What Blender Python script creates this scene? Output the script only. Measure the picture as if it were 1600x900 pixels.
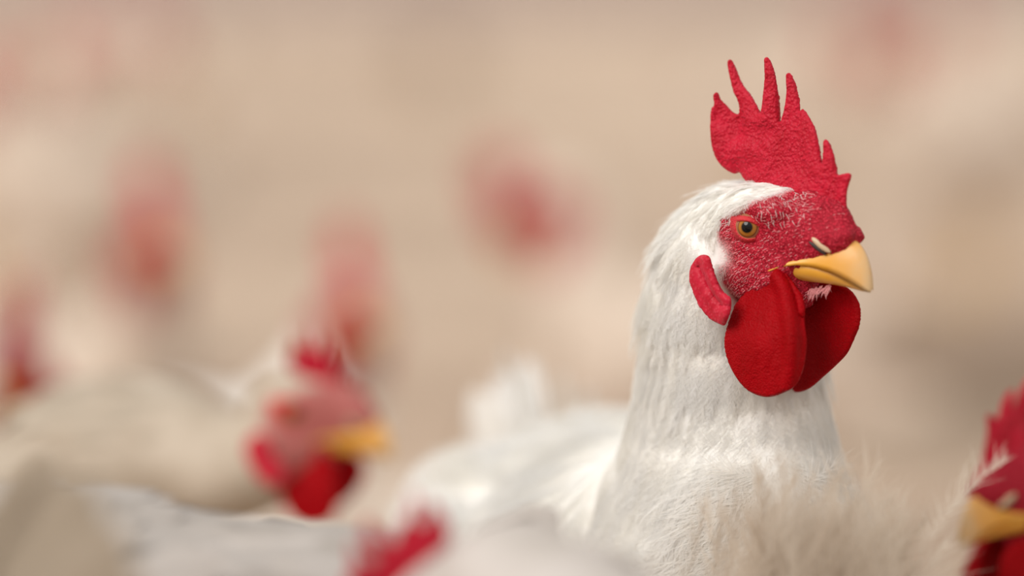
import bpy, math, random
import numpy as np
from mathutils import Vector, Matrix
from mathutils.geometry import delaunay_2d_cdt

random.seed(7)
rng = np.random.default_rng(7)
scene = bpy.context.scene
for o in list(bpy.data.objects):
    bpy.data.objects.remove(o)

# ------------------------------------------------------------------ camera
CAM_H, TILT, FPX = 0.62, math.atan(510 / 6000), 6000.0
FOCUS = 1.572
cam_data = bpy.data.cameras.new('camera')
cam_data.lens, cam_data.sensor_width = 135.0, 36.0
cam_data.dof.use_dof = True
cam_data.dof.focus_distance = FOCUS
cam_data.dof.aperture_fstop = 2.15
cam_data.clip_end = 300
cam = bpy.data.objects.new('camera', cam_data)
scene.collection.objects.link(cam)
cam.location = (0, 0, CAM_H)
cam.rotation_euler = (math.pi / 2 - TILT, 0, 0)
scene.camera = cam

# ------------------------------------------------------------------ light
world = bpy.data.worlds.new('overcast_sky')
scene.world = world
world.use_nodes = True
wn = world.node_tree.nodes
wl = world.node_tree.links
bg = wn['Background']
tc = wn.new('ShaderNodeTexCoord')
sep = wn.new('ShaderNodeSeparateXYZ')
ramp = wn.new('ShaderNodeValToRGB')
wl.new(tc.outputs['Generated'], sep.inputs[0])
mr = wn.new('ShaderNodeMapRange')
mr.inputs['From Min'].default_value = -1
mr.inputs['From Max'].default_value = 1
wl.new(sep.outputs['Z'], mr.inputs['Value'])
wl.new(mr.outputs[0], ramp.inputs[0])
ramp.color_ramp.elements[0].position = 0.45
ramp.color_ramp.elements[0].color = (0.55, 0.47, 0.40, 1)
ramp.color_ramp.elements[1].position = 0.75
ramp.color_ramp.elements[1].color = (1.0, 0.985, 0.965, 1)
wl.new(ramp.outputs[0], bg.inputs['Color'])
bg.inputs['Strength'].default_value = 0.88

sun_data = bpy.data.lights.new('daylight', 'SUN')
sun_data.energy = 2.35
sun_data.angle = math.radians(36)
sun_data.color = (1.0, 0.968, 0.92)
sun = bpy.data.objects.new('daylight', sun_data)
scene.collection.objects.link(sun)
sun.rotation_euler = Vector((0.58, 0.58, -0.62)).to_track_quat('-Z', 'Y').to_euler()

scene.view_settings.view_transform = 'Standard'
scene.view_settings.look = 'None'
scene.view_settings.exposure = 0.0
scene.view_settings.gamma = 1.0

# ------------------------------------------------------------------ helpers
CAM = np.array([0, 0, CAM_H])
AX_F = np.array([0, math.cos(TILT), -math.sin(TILT)])
AX_U = np.array([0, math.sin(TILT), math.cos(TILT)])
AX_R = np.array([1.0, 0, 0])
UP = np.array([0, 0, 1.0])


def ray(px, py):
    return AX_F + AX_R * ((px - 800) / FPX) + AX_U * ((450 - py) / FPX)


def P(px, py, d):
    return CAM + d * ray(px, py)


def unit(v):
    v = np.asarray(v, float)
    return v / np.maximum(np.linalg.norm(v, axis=-1, keepdims=True), 1e-12)


def mesh_np(name, verts, faces, smooth=True, attrs=None, mat_index=None):
    """faces: int array (M,3) or (M,4), or a list of such arrays"""
    me = bpy.data.meshes.new(name)
    verts = np.asarray(verts, np.float32)
    if isinstance(faces, np.ndarray):
        faces = [faces]
    faces = [f for f in faces if len(f)]
    me.vertices.add(len(verts))
    me.vertices.foreach_set('co', verts.ravel())
    sizes = np.concatenate([np.full(len(f), f.shape[1]) for f in faces])
    loops = np.concatenate([f.ravel() for f in faces]).astype(np.int32)
    me.loops.add(len(loops))
    me.loops.foreach_set('vertex_index', loops)
    me.polygons.add(len(sizes))
    starts = np.concatenate([[0], np.cumsum(sizes)[:-1]]).astype(np.int32)
    me.polygons.foreach_set('loop_start', starts)
    me.polygons.foreach_set('use_smooth', np.full(len(sizes), smooth))
    if mat_index is not None:
        me.polygons.foreach_set('material_index', np.asarray(mat_index, np.int32))
    for k, v in (attrs or {}).items():
        a = me.attributes.new(k, 'FLOAT', 'POINT')
        a.data.foreach_set('value', np.asarray(v, np.float32))
    me.update(calc_edges=True)
    me.validate()
    return me


def link(name, data, parent=None, mat=None, matrix=None):
    o = bpy.data.objects.new(name, data)
    scene.collection.objects.link(o)
    if mat is not None and not len(data.materials):
        for m in (mat if isinstance(mat, (list, tuple)) else [mat]):
            data.materials.append(m)
    if parent is not None:
        o.parent = parent
    if matrix is not None:
        o.matrix_local = matrix
    return o


def catmull(pts, n=6, closed=True):
    pts = np.asarray(pts, float)
    m = len(pts)
    out = []
    rngi = range(m) if closed else range(m - 1)
    for i in rngi:
        if closed:
            p0, p1, p2, p3 = pts[(i - 1) % m], pts[i], pts[(i + 1) % m], pts[(i + 2) % m]
        else:
            p0, p1, p2, p3 = pts[max(i - 1, 0)], pts[i], pts[i + 1], pts[min(i + 2, m - 1)]
        for t in np.linspace(0, 1, n, endpoint=False):
            out.append(0.5 * ((2 * p1) + (p2 - p0) * t + (2 * p0 - 5 * p1 + 4 * p2 - p3) * t * t
                              + (3 * p1 - p0 - 3 * p2 + p3) * t ** 3))
    if not closed:
        out.append(pts[-1])
    return np.array(out)


def resample(poly, step, closed=True):
    p = np.vstack([poly, poly[:1]]) if closed else np.asarray(poly)
    d = np.concatenate([[0], np.cumsum(np.linalg.norm(np.diff(p, axis=0), axis=1))])
    n = max(8, int(round(d[-1] / step)))
    t = np.linspace(0, d[-1], n + (0 if closed else 1), endpoint=not closed)
    return np.stack([np.interp(t, d, p[:, k]) for k in range(p.shape[1])], 1)


def seg_dist(pts, poly, closed=True):
    a = poly
    b = np.roll(poly, -1, 0) if closed else poly[1:]
    if not closed:
        a = poly[:-1]
    best = np.full(len(pts), 1e9)
    for i in range(len(a)):
        ab = b[i] - a[i]
        t = np.clip(((pts - a[i]) @ ab) / max(ab @ ab, 1e-12), 0, 1)
        best = np.minimum(best, np.linalg.norm(pts - a[i] - t[:, None] * ab, axis=1))
    return best


def in_poly(pts, poly):
    x, y = pts[:, 0], pts[:, 1]
    c = np.zeros(len(pts), bool)
    j = len(poly) - 1
    for i in range(len(poly)):
        xi, yi = poly[i]
        xj, yj = poly[j]
        if yi != yj:
            c ^= ((yi > y) != (yj > y)) & (x < (xj - xi) * (y - yi) / (yj - yi) + xi)
        j = i
    return c


def triangulate(outline, step):
    """dense triangulation of a closed 2D outline; returns points, tris, distance to the outline, on-boundary mask"""
    b = resample(outline, step)
    lo, hi = b.min(0), b.max(0)
    gx = np.arange(lo[0], hi[0], step)
    gy = np.arange(lo[1], hi[1], step * 0.87)
    g = np.array([(x + (0.5 * step if k % 2 else 0), y) for k, y in enumerate(gy) for x in gx])
    g = g[in_poly(g, b)]
    d = seg_dist(g, b)
    g, d = g[d > step * 0.55], d[d > step * 0.55]
    pts = np.vstack([b, g])
    nb = len(b)
    v, e, f, *_ = delaunay_2d_cdt([Vector(p) for p in pts], [(i, (i + 1) % nb) for i in range(nb)], [], 1, 1e-6)
    v = np.array([(p.x, p.y) for p in v])
    f = np.array([t for t in f if len(t) == 3], int)
    dd = seg_dist(v, b)
    dd[dd < 1e-4] = 0
    # counter-clockwise
    a = v[f]
    ar = (a[:, 1, 0] - a[:, 0, 0]) * (a[:, 2, 1] - a[:, 0, 1]) - (a[:, 1, 1] - a[:, 0, 1]) * (a[:, 2, 0] - a[:, 0, 0])
    f[ar < 0] = f[ar < 0][:, ::-1]
    return v, f, dd


def sheet_solid(v3, nrm, half, tris, dist, bump=None):
    """closed solid: v3 centre surface, nrm unit normals, half thickness per vertex (0 on the rim)"""
    n = len(v3)
    inner = dist > 0
    idx2 = np.full(n, -1)
    idx2[~inner] = np.where(~inner)[0]
    idx2[inner] = n + np.arange(inner.sum())
    h1, h2 = half.copy(), half.copy()
    if bump is not None:
        h1 = h1 + bump * inner
        h2 = h2 + np.roll(bump, 7) * inner
    top = v3 + nrm * h1[:, None]
    bot = v3 - nrm * h2[:, None]
    verts = np.vstack([top, bot[inner]])
    return verts, np.vstack([tris, idx2[tris][:, ::-1]])


def vert_normals(v, f):
    n = np.zeros_like(v)
    fn = np.cross(v[f[:, 1]] - v[f[:, 0]], v[f[:, 2]] - v[f[:, 0]])
    for k in range(3):
        np.add.at(n, f[:, k], fn)
    return unit(n)


def vnoise(p, seed=0):
    """cheap smooth 3D value noise in -1..1"""
    p = np.asarray(p, float)
    i = np.floor(p).astype(np.int64)
    fr = p - i
    w = fr * fr * (3 - 2 * fr)
    out = np.zeros(len(p))
    for dx in (0, 1):
        for dy in (0, 1):
            for dz in (0, 1):
                h = (i[:, 0] + dx) * 374761393 + (i[:, 1] + dy) * 668265263 + (i[:, 2] + dz) * 2147483647 + seed * 1013904223
                h = (h ^ (h >> 13)) * 1274126177
                h = (h ^ (h >> 16)) & 0xFFFF
                val = h / 32767.5 - 1
                ww = (w[:, 0] if dx else 1 - w[:, 0]) * (w[:, 1] if dy else 1 - w[:, 1]) * (w[:, 2] if dz else 1 - w[:, 2])
                out += val * ww
    return out


def loft(rings, cap=True):
    rings = [np.asarray(r, float) for r in rings]
    n = len(rings[0])
    v = np.vstack(rings)
    q = []
    for i in range(len(rings) - 1):
        for j in range(n):
            q.append((i * n + j, i * n + (j + 1) % n, (i + 1) * n + (j + 1) % n, (i + 1) * n + j))
    q = np.array(q)
    fs = [q]
    if cap:
        c0, c1 = len(v), len(v) + 1
        v = np.vstack([v, rings[0].mean(0), rings[-1].mean(0)])
        t = [(c0, (j + 1) % n, j) for j in range(n)]
        b = (len(rings) - 1) * n
        t += [(c1, b + j, b + (j + 1) % n) for j in range(n)]
        fs.append(np.array(t))
    return v, fs


def tube(path, radii, n=8):
    path = np.asarray(path, float)
    t = unit(np.gradient(path, axis=0))
    ref = np.array([0.31, 0.2, 0.93])
    rings = []
    for p, d, r in zip(path, t, radii):
        a = unit(np.cross(d, ref))
        b = np.cross(d, a)
        th = np.linspace(0, 2 * math.pi, n, endpoint=False)
        rings.append(p + r * (np.cos(th)[:, None] * a + np.sin(th)[:, None] * b))
    return loft(rings)


# ------------------------------------------------------------------ signed distance bodies
def sd_ell(p, c, ax, r):
    q = (p - c) @ ax          # columns of ax = axes
    k0 = np.linalg.norm(q / r, axis=-1)
    k1 = np.linalg.norm(q / (r * r), axis=-1)
    return k0 * (k0 - 1) / np.maximum(k1, 1e-9)


def sd_cap(p, a, b, ra, rb):
    ab = b - a
    t = np.clip(((p - a) @ ab) / max(ab @ ab, 1e-12), 0, 1)
    return np.linalg.norm(p - a - t[..., None] * ab, axis=-1) - (ra + (rb - ra) * t)


def sd_union(p, prims):
    d = None
    for kind, k, *arg in prims:
        x = sd_ell(p, *arg) if kind == 'E' else sd_cap(p, *arg)
        if d is None:
            d = x
        else:
            h = np.maximum(k - np.abs(d - x), 0) / k
            d = np.minimum(d, x) - h * h * k * 0.25
    return d


def surface_nets(xs, ys, zs, F):
    ins = F < 0
    c = [ins[a:a + len(xs) - 1, b:b + len(ys) - 1, d:d + len(zs) - 1] for a in (0, 1) for b in (0, 1) for d in (0, 1)]
    s = sum(x.astype(np.int8) for x in c)
    act = (s > 0) & (s < 8)
    idx = np.argwhere(act)
    vid = np.full(act.shape, -1)
    vid[act] = np.arange(len(idx))
    i, j, k = idx.T
    val, pos = {}, {}
    for a in (0, 1):
        for b in (0, 1):
            for d in (0, 1):
                val[a, b, d] = F[i + a, j + b, k + d]
                pos[a, b, d] = np.stack([xs[i + a], ys[j + b], zs[k + d]], 1)
    acc = np.zeros((len(idx), 3))
    cnt = np.zeros(len(idx))
    keys = list(val)
    for m, A in enumerate(keys):
        for B in keys[m + 1:]:
            if sum(abs(u - w) for u, w in zip(A, B)) != 1:
                continue
            fa, fb = val[A], val[B]
            cr = (fa < 0) != (fb < 0)
            t = np.where(cr, fa / np.where(cr, fa - fb, 1), 0)
            acc += np.where(cr[:, None], pos[A] + t[:, None] * (pos[B] - pos[A]), 0)
            cnt += cr
    v = acc / np.maximum(cnt, 1)[:, None]
    quads = []
    for ax in range(3):
        sl0 = [slice(None)] * 3
        sl1 = [slice(None)] * 3
        sl0[ax], sl1[ax] = slice(0, -1), slice(1, None)
        a0, a1 = ins[tuple(sl0)], ins[tuple(sl1)]
        e = np.argwhere(a0 != a1)
        o1, o2 = (ax + 1) % 3, (ax + 2) % 3
        ok = (e[:, o1] > 0) & (e[:, o2] > 0) & (e[:, o1] < F.shape[o1] - 1) & (e[:, o2] < F.shape[o2] - 1)
        e = e[ok]
        sign = a0[tuple(e.T)]
        cs = []
        for d1, d2 in ((-1, -1), (0, -1), (0, 0), (-1, 0)):
            t = e.copy()
            t[:, o1] += d1
            t[:, o2] += d2
            cs.append(vid[tuple(t.T)])
        q = np.stack(cs, 1)
        q[~sign] = q[~sign][:, ::-1]
        quads.append(q)
    return v, np.vstack(quads)


def axis_grid(lo, hi, coarse, fine=None, flo=0, fhi=0):
    if fine is None:
        return np.arange(lo, hi + coarse, coarse)
    out = list(np.arange(flo, fhi, fine))
    x, h = out[-1], fine
    while x < hi:
        h = min(h * 1.12, coarse)
        x += h
        out.append(x)
    x, h = out[0], fine
    pre = []
    while x > lo:
        h = min(h * 1.12, coarse)
        x -= h
        pre.append(x)
    return np.array(pre[::-1] + out)


def sdf_mesh(prims, lo, hi, coarse, fine=None, flo=None, fhi=None):
    ax = [axis_grid(lo[i], hi[i], coarse, fine, flo[i] if fine else 0, fhi[i] if fine else 0) for i in range(3)]
    F = np.empty((len(ax[0]), len(ax[1]), len(ax[2])), np.float32)
    Y, Z = np.meshgrid(ax[1], ax[2], indexing='ij')
    for i, x in enumerate(ax[0]):
        p = np.stack([np.full(Y.shape, x), Y, Z], -1)
        F[i] = sd_union(p, prims)
    return surface_nets(ax[0], ax[1], ax[2], F)


# ------------------------------------------------------------------ materials
def mat(name):
    m = bpy.data.materials.new(name)
    m.use_nodes = True
    nt = m.node_tree
    return m, nt, nt.nodes['Principled BSDF'], nt.nodes['Material Output']


def noise_node(nt, scale, detail=3, coord='Object', dim=None, rough=0.5):
    t = nt.nodes.new('ShaderNodeTexCoord')
    n = nt.nodes.new('ShaderNodeTexNoise')
    n.inputs['Scale'].default_value = scale
    n.inputs['Detail'].default_value = detail
    n.inputs['Roughness'].default_value = rough
    nt.links.new(t.outputs[coord], n.inputs['Vector'])
    return n


def ramp_node(nt, src, stops):
    r = nt.nodes.new('ShaderNodeValToRGB')
    e = r.color_ramp.elements
    while len(e) < len(stops):
        e.new(0.5)
    for el, (p, c) in zip(e, stops):
        el.position = p
        el.color = (*c, 1) if len(c) == 3 else c
    nt.links.new(src, r.inputs[0])
    return r


def mix_rgb(nt, fac, a, b, blend='MIX'):
    m = nt.nodes.new('ShaderNodeMix')
    m.data_type = 'RGBA'
    m.blend_type = blend
    for sock, val in ((m.inputs[0], fac), (m.inputs[6], a), (m.inputs[7], b)):
        if isinstance(val, (int, float)):
            sock.default_value = val
        elif isinstance(val, tuple):
            sock.default_value = (*val, 1)
        else:
            nt.links.new(val, sock)
    return m.outputs[2]


def bump_node(nt, height, strength, dist):
    b = nt.nodes.new('ShaderNodeBump')
    b.inputs['Strength'].default_value = strength
    b.inputs['Distance'].default_value = dist
    nt.links.new(height, b.inputs['Height'])
    return b


def feather_material(name, c0, c1, trans=0.42):
    m, nt, pb, out = mat(name)
    at = nt.nodes.new('ShaderNodeAttribute')
    at.attribute_name = 'tint'
    col = mix_rgb(nt, at.outputs['Fac'], c0, c1)
    nt.links.new(col, pb.inputs['Base Color'])
    pb.inputs['Roughness'].default_value = 0.75
    pb.inputs['Specular IOR Level'].default_value = 0.2
    tr = nt.nodes.new('ShaderNodeBsdfTranslucent')
    nt.links.new(col, tr.inputs['Color'])
    mx = nt.nodes.new('ShaderNodeMixShader')
    mx.inputs[0].default_value = trans
    nt.links.new(pb.outputs[0], mx.inputs[1])
    nt.links.new(tr.outputs[0], mx.inputs[2])
    nt.links.new(mx.outputs[0], out.inputs['Surface'])
    return m


def skin_bump(nt, scale_a, scale_b, strength, dist):
    t = nt.nodes.new('ShaderNodeTexCoord')
    v = nt.nodes.new('ShaderNodeTexVoronoi')
    v.feature = 'SMOOTH_F1'
    v.inputs['Scale'].default_value = scale_a
    v.inputs['Smoothness'].default_value = 0.6
    nt.links.new(t.outputs['Object'], v.inputs['Vector'])
    inv = nt.nodes.new('ShaderNodeMath')
    inv.operation = 'SUBTRACT'
    inv.inputs[0].default_value = 1
    nt.links.new(v.outputs['Distance'], inv.inputs[1])
    n = noise_node(nt, scale_b, 4)
    ad = nt.nodes.new('ShaderNodeMath')
    ad.operation = 'ADD'
    nt.links.new(inv.outputs[0], ad.inputs[0])
    nt.links.new(n.outputs['Fac'], ad.inputs[1])
    b = bump_node(nt, ad.outputs[0], strength, dist)
    return b, inv.outputs[0], n


def red_skin(name, deep, mid, pale, scale=900, strength=0.8, sheen=0.25, rough=0.5, spec=0.2):
    m, nt, pb, out = mat(name)
    b, cells, n = skin_bump(nt, scale, scale * 0.5, strength, 0.0006)
    big = noise_node(nt, 90, 3)
    c = ramp_node(nt, big.outputs['Fac'], [(0.3, deep), (0.7, mid)])
    cc = ramp_node(nt, cells, [(0.55, (0, 0, 0)), (0.95, (1, 1, 1))])
    f = nt.nodes.new('ShaderNodeMath')
    f.operation = 'MULTIPLY'
    f.inputs[1].default_value = 0.45
    nt.links.new(cc.outputs[0], f.inputs[0])
    col = mix_rgb(nt, f.outputs[0], c.outputs[0], pale)
    nt.links.new(col, pb.inputs['Base Color'])
    nt.links.new(b.outputs[0], pb.inputs['Normal'])
    pb.inputs['Roughness'].default_value = rough
    pb.inputs['Specular IOR Level'].default_value = spec
    pb.inputs['Sheen Weight'].default_value = sheen
    pb.inputs['Sheen Tint'].default_value = (1.0, 0.55, 0.62, 1)
    pb.inputs['Subsurface Weight'].default_value = 0.12
    pb.inputs['Subsurface Radius'].default_value = (0.004, 0.0008, 0.0006)
    pb.inputs['Subsurface Scale'].default_value = 1.0
    return m


def plumage_material(name, white, dirty):
    """skin under the plumage: white down, red bare face where the face attribute is 1"""
    m, nt, pb, out = mat(name)
    at = nt.nodes.new('ShaderNodeAttribute')
    at.attribute_name = 'face'
    n = noise_node(nt, 40, 4)
    wc = ramp_node(nt, n.outputs['Fac'], [(0.35, dirty), (0.65, white)])
    b, cells, nn = skin_bump(nt, 1100, 500, 0.9, 0.0006)
    rc = ramp_node(nt, cells, [(0.45, (0.30, 0.004, 0.016)), (0.72, (0.52, 0.012, 0.035)), (0.98, (0.72, 0.13, 0.16))])
    col = mix_rgb(nt, at.outputs['Fac'], wc.outputs[0], rc.outputs[0])
    nt.links.new(col, pb.inputs['Base Color'])
    nt.links.new(b.outputs[0], pb.inputs['Normal'])
    nt.links.new(at.outputs['Fac'], b.inputs['Strength'])
    pb.inputs['Roughness'].default_value = 0.6
    pb.inputs['Specular IOR Level'].default_value = 0.2
    return m


M = {}
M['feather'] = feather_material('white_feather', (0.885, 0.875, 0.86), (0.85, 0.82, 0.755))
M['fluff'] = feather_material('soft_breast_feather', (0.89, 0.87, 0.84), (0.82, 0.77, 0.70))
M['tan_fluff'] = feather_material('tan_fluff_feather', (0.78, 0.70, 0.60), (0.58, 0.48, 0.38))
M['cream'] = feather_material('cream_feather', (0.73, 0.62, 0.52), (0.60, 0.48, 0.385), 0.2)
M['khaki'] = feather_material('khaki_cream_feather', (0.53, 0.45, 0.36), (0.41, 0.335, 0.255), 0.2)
M['shaded'] = feather_material('shaded_white_feather', (0.55, 0.505, 0.47), (0.43, 0.385, 0.345), 0.2)  # white feathers with shade put into their colour
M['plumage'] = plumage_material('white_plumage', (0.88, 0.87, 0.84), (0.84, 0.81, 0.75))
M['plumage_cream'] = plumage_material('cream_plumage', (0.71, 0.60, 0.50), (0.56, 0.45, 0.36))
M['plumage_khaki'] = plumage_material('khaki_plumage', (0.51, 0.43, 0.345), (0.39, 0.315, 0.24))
M['plumage_shaded'] = plumage_material('shaded_plumage', (0.54, 0.49, 0.455), (0.43, 0.385, 0.345))  # body under those feathers, darkened in colour to stand in for shade
M['comb'] = red_skin('red_comb', (0.42, 0.003, 0.016), (0.54, 0.006, 0.03), (0.64, 0.035, 0.075), 850, 1.0, 0.05, spec=0.22)
M['wattle'] = red_skin('deep_red_wattle', (0.27, 0.0005, 0.002), (0.34, 0.0006, 0.004), (0.40, 0.002, 0.010), 1300, 0.6, 0.0, 0.5, 0.07)
M['earlobe'] = red_skin('red_earlobe', (0.42, 0.004, 0.016), (0.56, 0.012, 0.04), (0.66, 0.08, 0.12), 700, 0.4, 0.10, 0.5)
M['lid'] = red_skin('eyelid_red', (0.46, 0.01, 0.02), (0.58, 0.03, 0.04), (0.70, 0.12, 0.13), 1500, 0.6, 0.05, 0.45)

m, nt, pb, out = mat('eyelid_rim')
pb.inputs['Base Color'].default_value = (0.50, 0.17, 0.06, 1)
pb.inputs['Roughness'].default_value = 0.35
M['rim'] = m


def beak_material():
    m, nt, pb, out = mat('yellow_horn_beak')
    t = nt.nodes.new('ShaderNodeTexCoord')
    s = nt.nodes.new('ShaderNodeSeparateXYZ')
    nt.links.new(t.outputs['Object'], s.inputs[0])
    n = noise_node(nt, 160, 4)
    ad = nt.nodes.new('ShaderNodeMath')
    ad.operation = 'MULTIPLY_ADD'
    ad.inputs[1].default_value = 0.010
    nt.links.new(n.outputs['Fac'], ad.inputs[0])
    nt.links.new(s.outputs['X'], ad.inputs[2])
    mp = nt.nodes.new('ShaderNodeMapRange')
    mp.inputs['From Min'].default_value = 0.012
    mp.inputs['From Max'].default_value = 0.060
    nt.links.new(ad.outputs[0], mp.inputs['Value'])
    r = ramp_node(nt, mp.outputs[0], [(0.0, (0.62, 0.25, 0.03)), (0.3, (0.80, 0.41, 0.055)), (0.62, (0.74, 0.34, 0.035)),
                                      (0.82, (0.70, 0.35, 0.08)), (1.0, (0.62, 0.42, 0.22))])
    nt.links.new(r.outputs[0], pb.inputs['Base Color'])
    b = bump_node(nt, noise_node(nt, 500, 3).outputs['Fac'], 0.15, 0.0003)
    nt.links.new(b.outputs[0], pb.inputs['Normal'])
    pb.inputs['Roughness'].default_value = 0.38
    pb.inputs['Subsurface Weight'].default_value = 0.05
    pb.inputs['Subsurface Radius'].default_value = (0.003, 0.0015, 0.0006)
    pb.inputs['Subsurface Scale'].default_value = 1.0
    return m


M['beak'] = beak_material()
m, nt, pb, out = mat('cream_nostril_flap')
pb.inputs['Base Color'].default_value = (0.60, 0.43, 0.27, 1)
pb.inputs['Roughness'].default_value = 0.4
M['flap'] = m
m, nt, pb, out = mat('nostril_dark')
pb.inputs['Base Color'].default_value = (0.03, 0.012, 0.008, 1)
M['dark'] = m


def eye_material():
    m, nt, pb, out = mat('amber_eye')
    at = nt.nodes.new('ShaderNodeAttribute')
    at.attribute_name = 'rad'      # millimetres from the eye's axis
    mp = nt.nodes.new('ShaderNodeMapRange')
    mp.inputs['From Max'].default_value = 6.5
    nt.links.new(at.outputs['Fac'], mp.inputs['Value'])
    r = ramp_node(nt, mp.outputs[0], [(0.0, (0.004, 0.003, 0.003)), (0.315, (0.004, 0.003, 0.003)), (0.345, (0.20, 0.075, 0.01)),
                                      (0.43, (0.46, 0.18, 0.02)), (0.56, (0.42, 0.15, 0.02)), (0.61, (0.10, 0.03, 0.008)),
                                      (0.66, (0.42, 0.17, 0.09)), (1.0, (0.36, 0.12, 0.06))])
    n = noise_node(nt, 1400, 2)
    c = mix_rgb(nt, 0.25, r.outputs[0], n.outputs['Color'], 'MULTIPLY')
    nt.links.new(c, pb.inputs['Base Color'])
    pb.inputs['Roughness'].default_value = 0.06
    pb.inputs['Specular IOR Level'].default_value = 0.35
    return m


M['eye'] = eye_material()
m, nt, pb, out = mat('yellow_leg_scales')
b = bump_node(nt, noise_node(nt, 300, 3).outputs['Fac'], 0.5, 0.001)
nt.links.new(b.outputs[0], pb.inputs['Normal'])
pb.inputs['Base Color'].default_value = (0.62, 0.38, 0.10, 1)
pb.inputs['Roughness'].default_value = 0.5
M['leg'] = m

# ------------------------------------------------------------------ setting
m, nt, pb, out = mat('straw_litter')
n1 = noise_node(nt, 0.55, 3, 'Object', rough=0.5)
n2 = noise_node(nt, 70, 5, 'Object', rough=0.7)
c1 = ramp_node(nt, n1.outputs['Fac'], [(0.34, (0.52, 0.375, 0.275)), (0.48, (0.74, 0.55, 0.41)), (0.62, (0.83, 0.65, 0.495))])
c2 = ramp_node(nt, n2.outputs['Fac'], [(0.3, (0.72, 0.70, 0.66)), (0.7, (1, 1, 1))])
col = mix_rgb(nt, 1.0, c1.outputs[0], c2.outputs[0], 'MULTIPLY')
# darker patch of litter: shade painted into the floor colour
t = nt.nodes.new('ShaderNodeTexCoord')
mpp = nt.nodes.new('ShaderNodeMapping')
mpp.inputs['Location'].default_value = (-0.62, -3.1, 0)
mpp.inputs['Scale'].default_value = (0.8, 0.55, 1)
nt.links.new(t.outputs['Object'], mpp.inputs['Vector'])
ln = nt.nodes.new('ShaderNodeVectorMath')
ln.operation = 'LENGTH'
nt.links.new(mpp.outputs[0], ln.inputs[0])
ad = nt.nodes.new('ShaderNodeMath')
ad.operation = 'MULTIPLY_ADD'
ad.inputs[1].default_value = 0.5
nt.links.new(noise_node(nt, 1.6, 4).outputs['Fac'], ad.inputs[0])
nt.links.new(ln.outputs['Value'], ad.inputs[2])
painted_shade = ramp_node(nt, ad.outputs[0], [(0.45, (0.36, 0.32, 0.28)), (1.05, (1, 1, 1))])
col = mix_rgb(nt, 1.0, col, painted_shade.outputs[0], 'MULTIPLY')
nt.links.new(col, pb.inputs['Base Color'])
b = bump_node(nt, n2.outputs['Fac'], 0.8, 0.02)
nt.links.new(b.outputs[0], pb.inputs['Normal'])
pb.inputs['Roughness'].default_value = 0.95
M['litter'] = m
gx = np.linspace(-25, 25, 51)
gy = np.linspace(-3, 64, 50)
gv = np.array([(x, y, 0) for y in gy for x in gx])
gv[:, 2] = -0.004 + 0.004 * vnoise(gv * [0.9, 0.9, 0] + 3, 5)
gf = np.array([(j * 51 + i, j * 51 + i + 1, (j + 1) * 51 + i + 1, (j + 1) * 51 + i) for j in range(49) for i in range(50)])
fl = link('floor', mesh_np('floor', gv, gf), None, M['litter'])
fl['kind'] = 'structure'

m, nt, pb, out = mat('grey_barn_wall')
n = noise_node(nt, 2.0, 3)
c = ramp_node(nt, n.outputs['Fac'], [(0.3, (0.30, 0.24, 0.23)), (0.7, (0.40, 0.33, 0.31))])
nt.links.new(c.outputs[0], pb.inputs['Base Color'])
pb.inputs['Roughness'].default_value = 0.8
M['wall'] = m
wv = np.array([(-25, 62, 0), (25, 62, 0), (25, 62, 2.6), (-25, 62, 2.6), (-25, 62.2, 0), (25, 62.2, 0), (25, 62.2, 2.6), (-25, 62.2, 2.6)])
wf = np.array([(0, 1, 2, 3), (5, 4, 7, 6), (4, 0, 3, 7), (1, 5, 6, 2), (3, 2, 6, 7), (4, 5, 1, 0)])
wo = link('wall_back', mesh_np('wall_back', wv, wf, False), None, M['wall'])
wo['kind'] = 'structure'

# ------------------------------------------------------------------ head frame of the main rooster
A_MAIN = math.radians(44)
O_MAIN = P(1200, 400, 1.581)


def head_rot(az, pitch=0.0, roll=0.0):
    """columns forward, left, up; az = azimuth of the forward direction; pitch > 0 lowers the beak"""
    return (Matrix.Rotation(az, 3, 'Z') @ Matrix.Rotation(pitch, 3, 'Y') @ Matrix.Rotation(roll, 3, 'X'))


R_MAIN = np.array(head_rot(-A_MAIN))


def H(px, py, l):
    """point of the main head (local metres: forward, left, up) seen at a pixel, l millimetres towards the near side"""
    px, py, l = np.broadcast_arrays(np.asarray(px, float), np.asarray(py, float), np.asarray(l, float))
    n = -R_MAIN[:, 1]
    d = AX_F + AX_R * ((px - 800) / FPX)[..., None] + AX_U * ((450 - py) / FPX)[..., None]
    t = (l / 1000 - (CAM - O_MAIN) @ n) / (d @ n)
    w = CAM + t[..., None] * d
    return (w - O_MAIN) @ R_MAIN


def z1(pts):
    return np.array([(1060 + x / 2.8125, 70 + y / 2.8125) for x, y in pts])


def z2(pts):
    return np.array([(1060 + x / 2.8125, 310 + y / 2.8125) for x, y in pts])


# ---- head shape (millimetres in the head frame)
HEAD = [((-2, 0, 11), (27, 17.5, 20)), ((16, 0, 6), (22, 12, 14)), ((33, 0, 6.4), (12.5, 7.4, 6.2)), ((20, 0, 16), (24, 8, 13)),
        ((2, 9.5, -6), (18, 7.5, 12)), ((2, -9.5, -6), (18, 7.5, 12)), ((8, 0, -14), (16, 9.5, 9.5)),
        ((7, 14, 19), (11, 4, 4)), ((7, -14, 19), (11, 4, 4)), ((38, 4.2, 10.5), (8, 3, 2.6)), ((38, -4.2, 10.5), (8, 3, 2.6))]


def head_prims(O, R, s):
    return [('E', 0.006 * s, O + R @ (np.array(c) / 1000 * s), R, np.array(r) / 1000 * s) for c, r in HEAD]


HP0 = head_prims(np.zeros(3), np.eye(3), 1.0)


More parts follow.
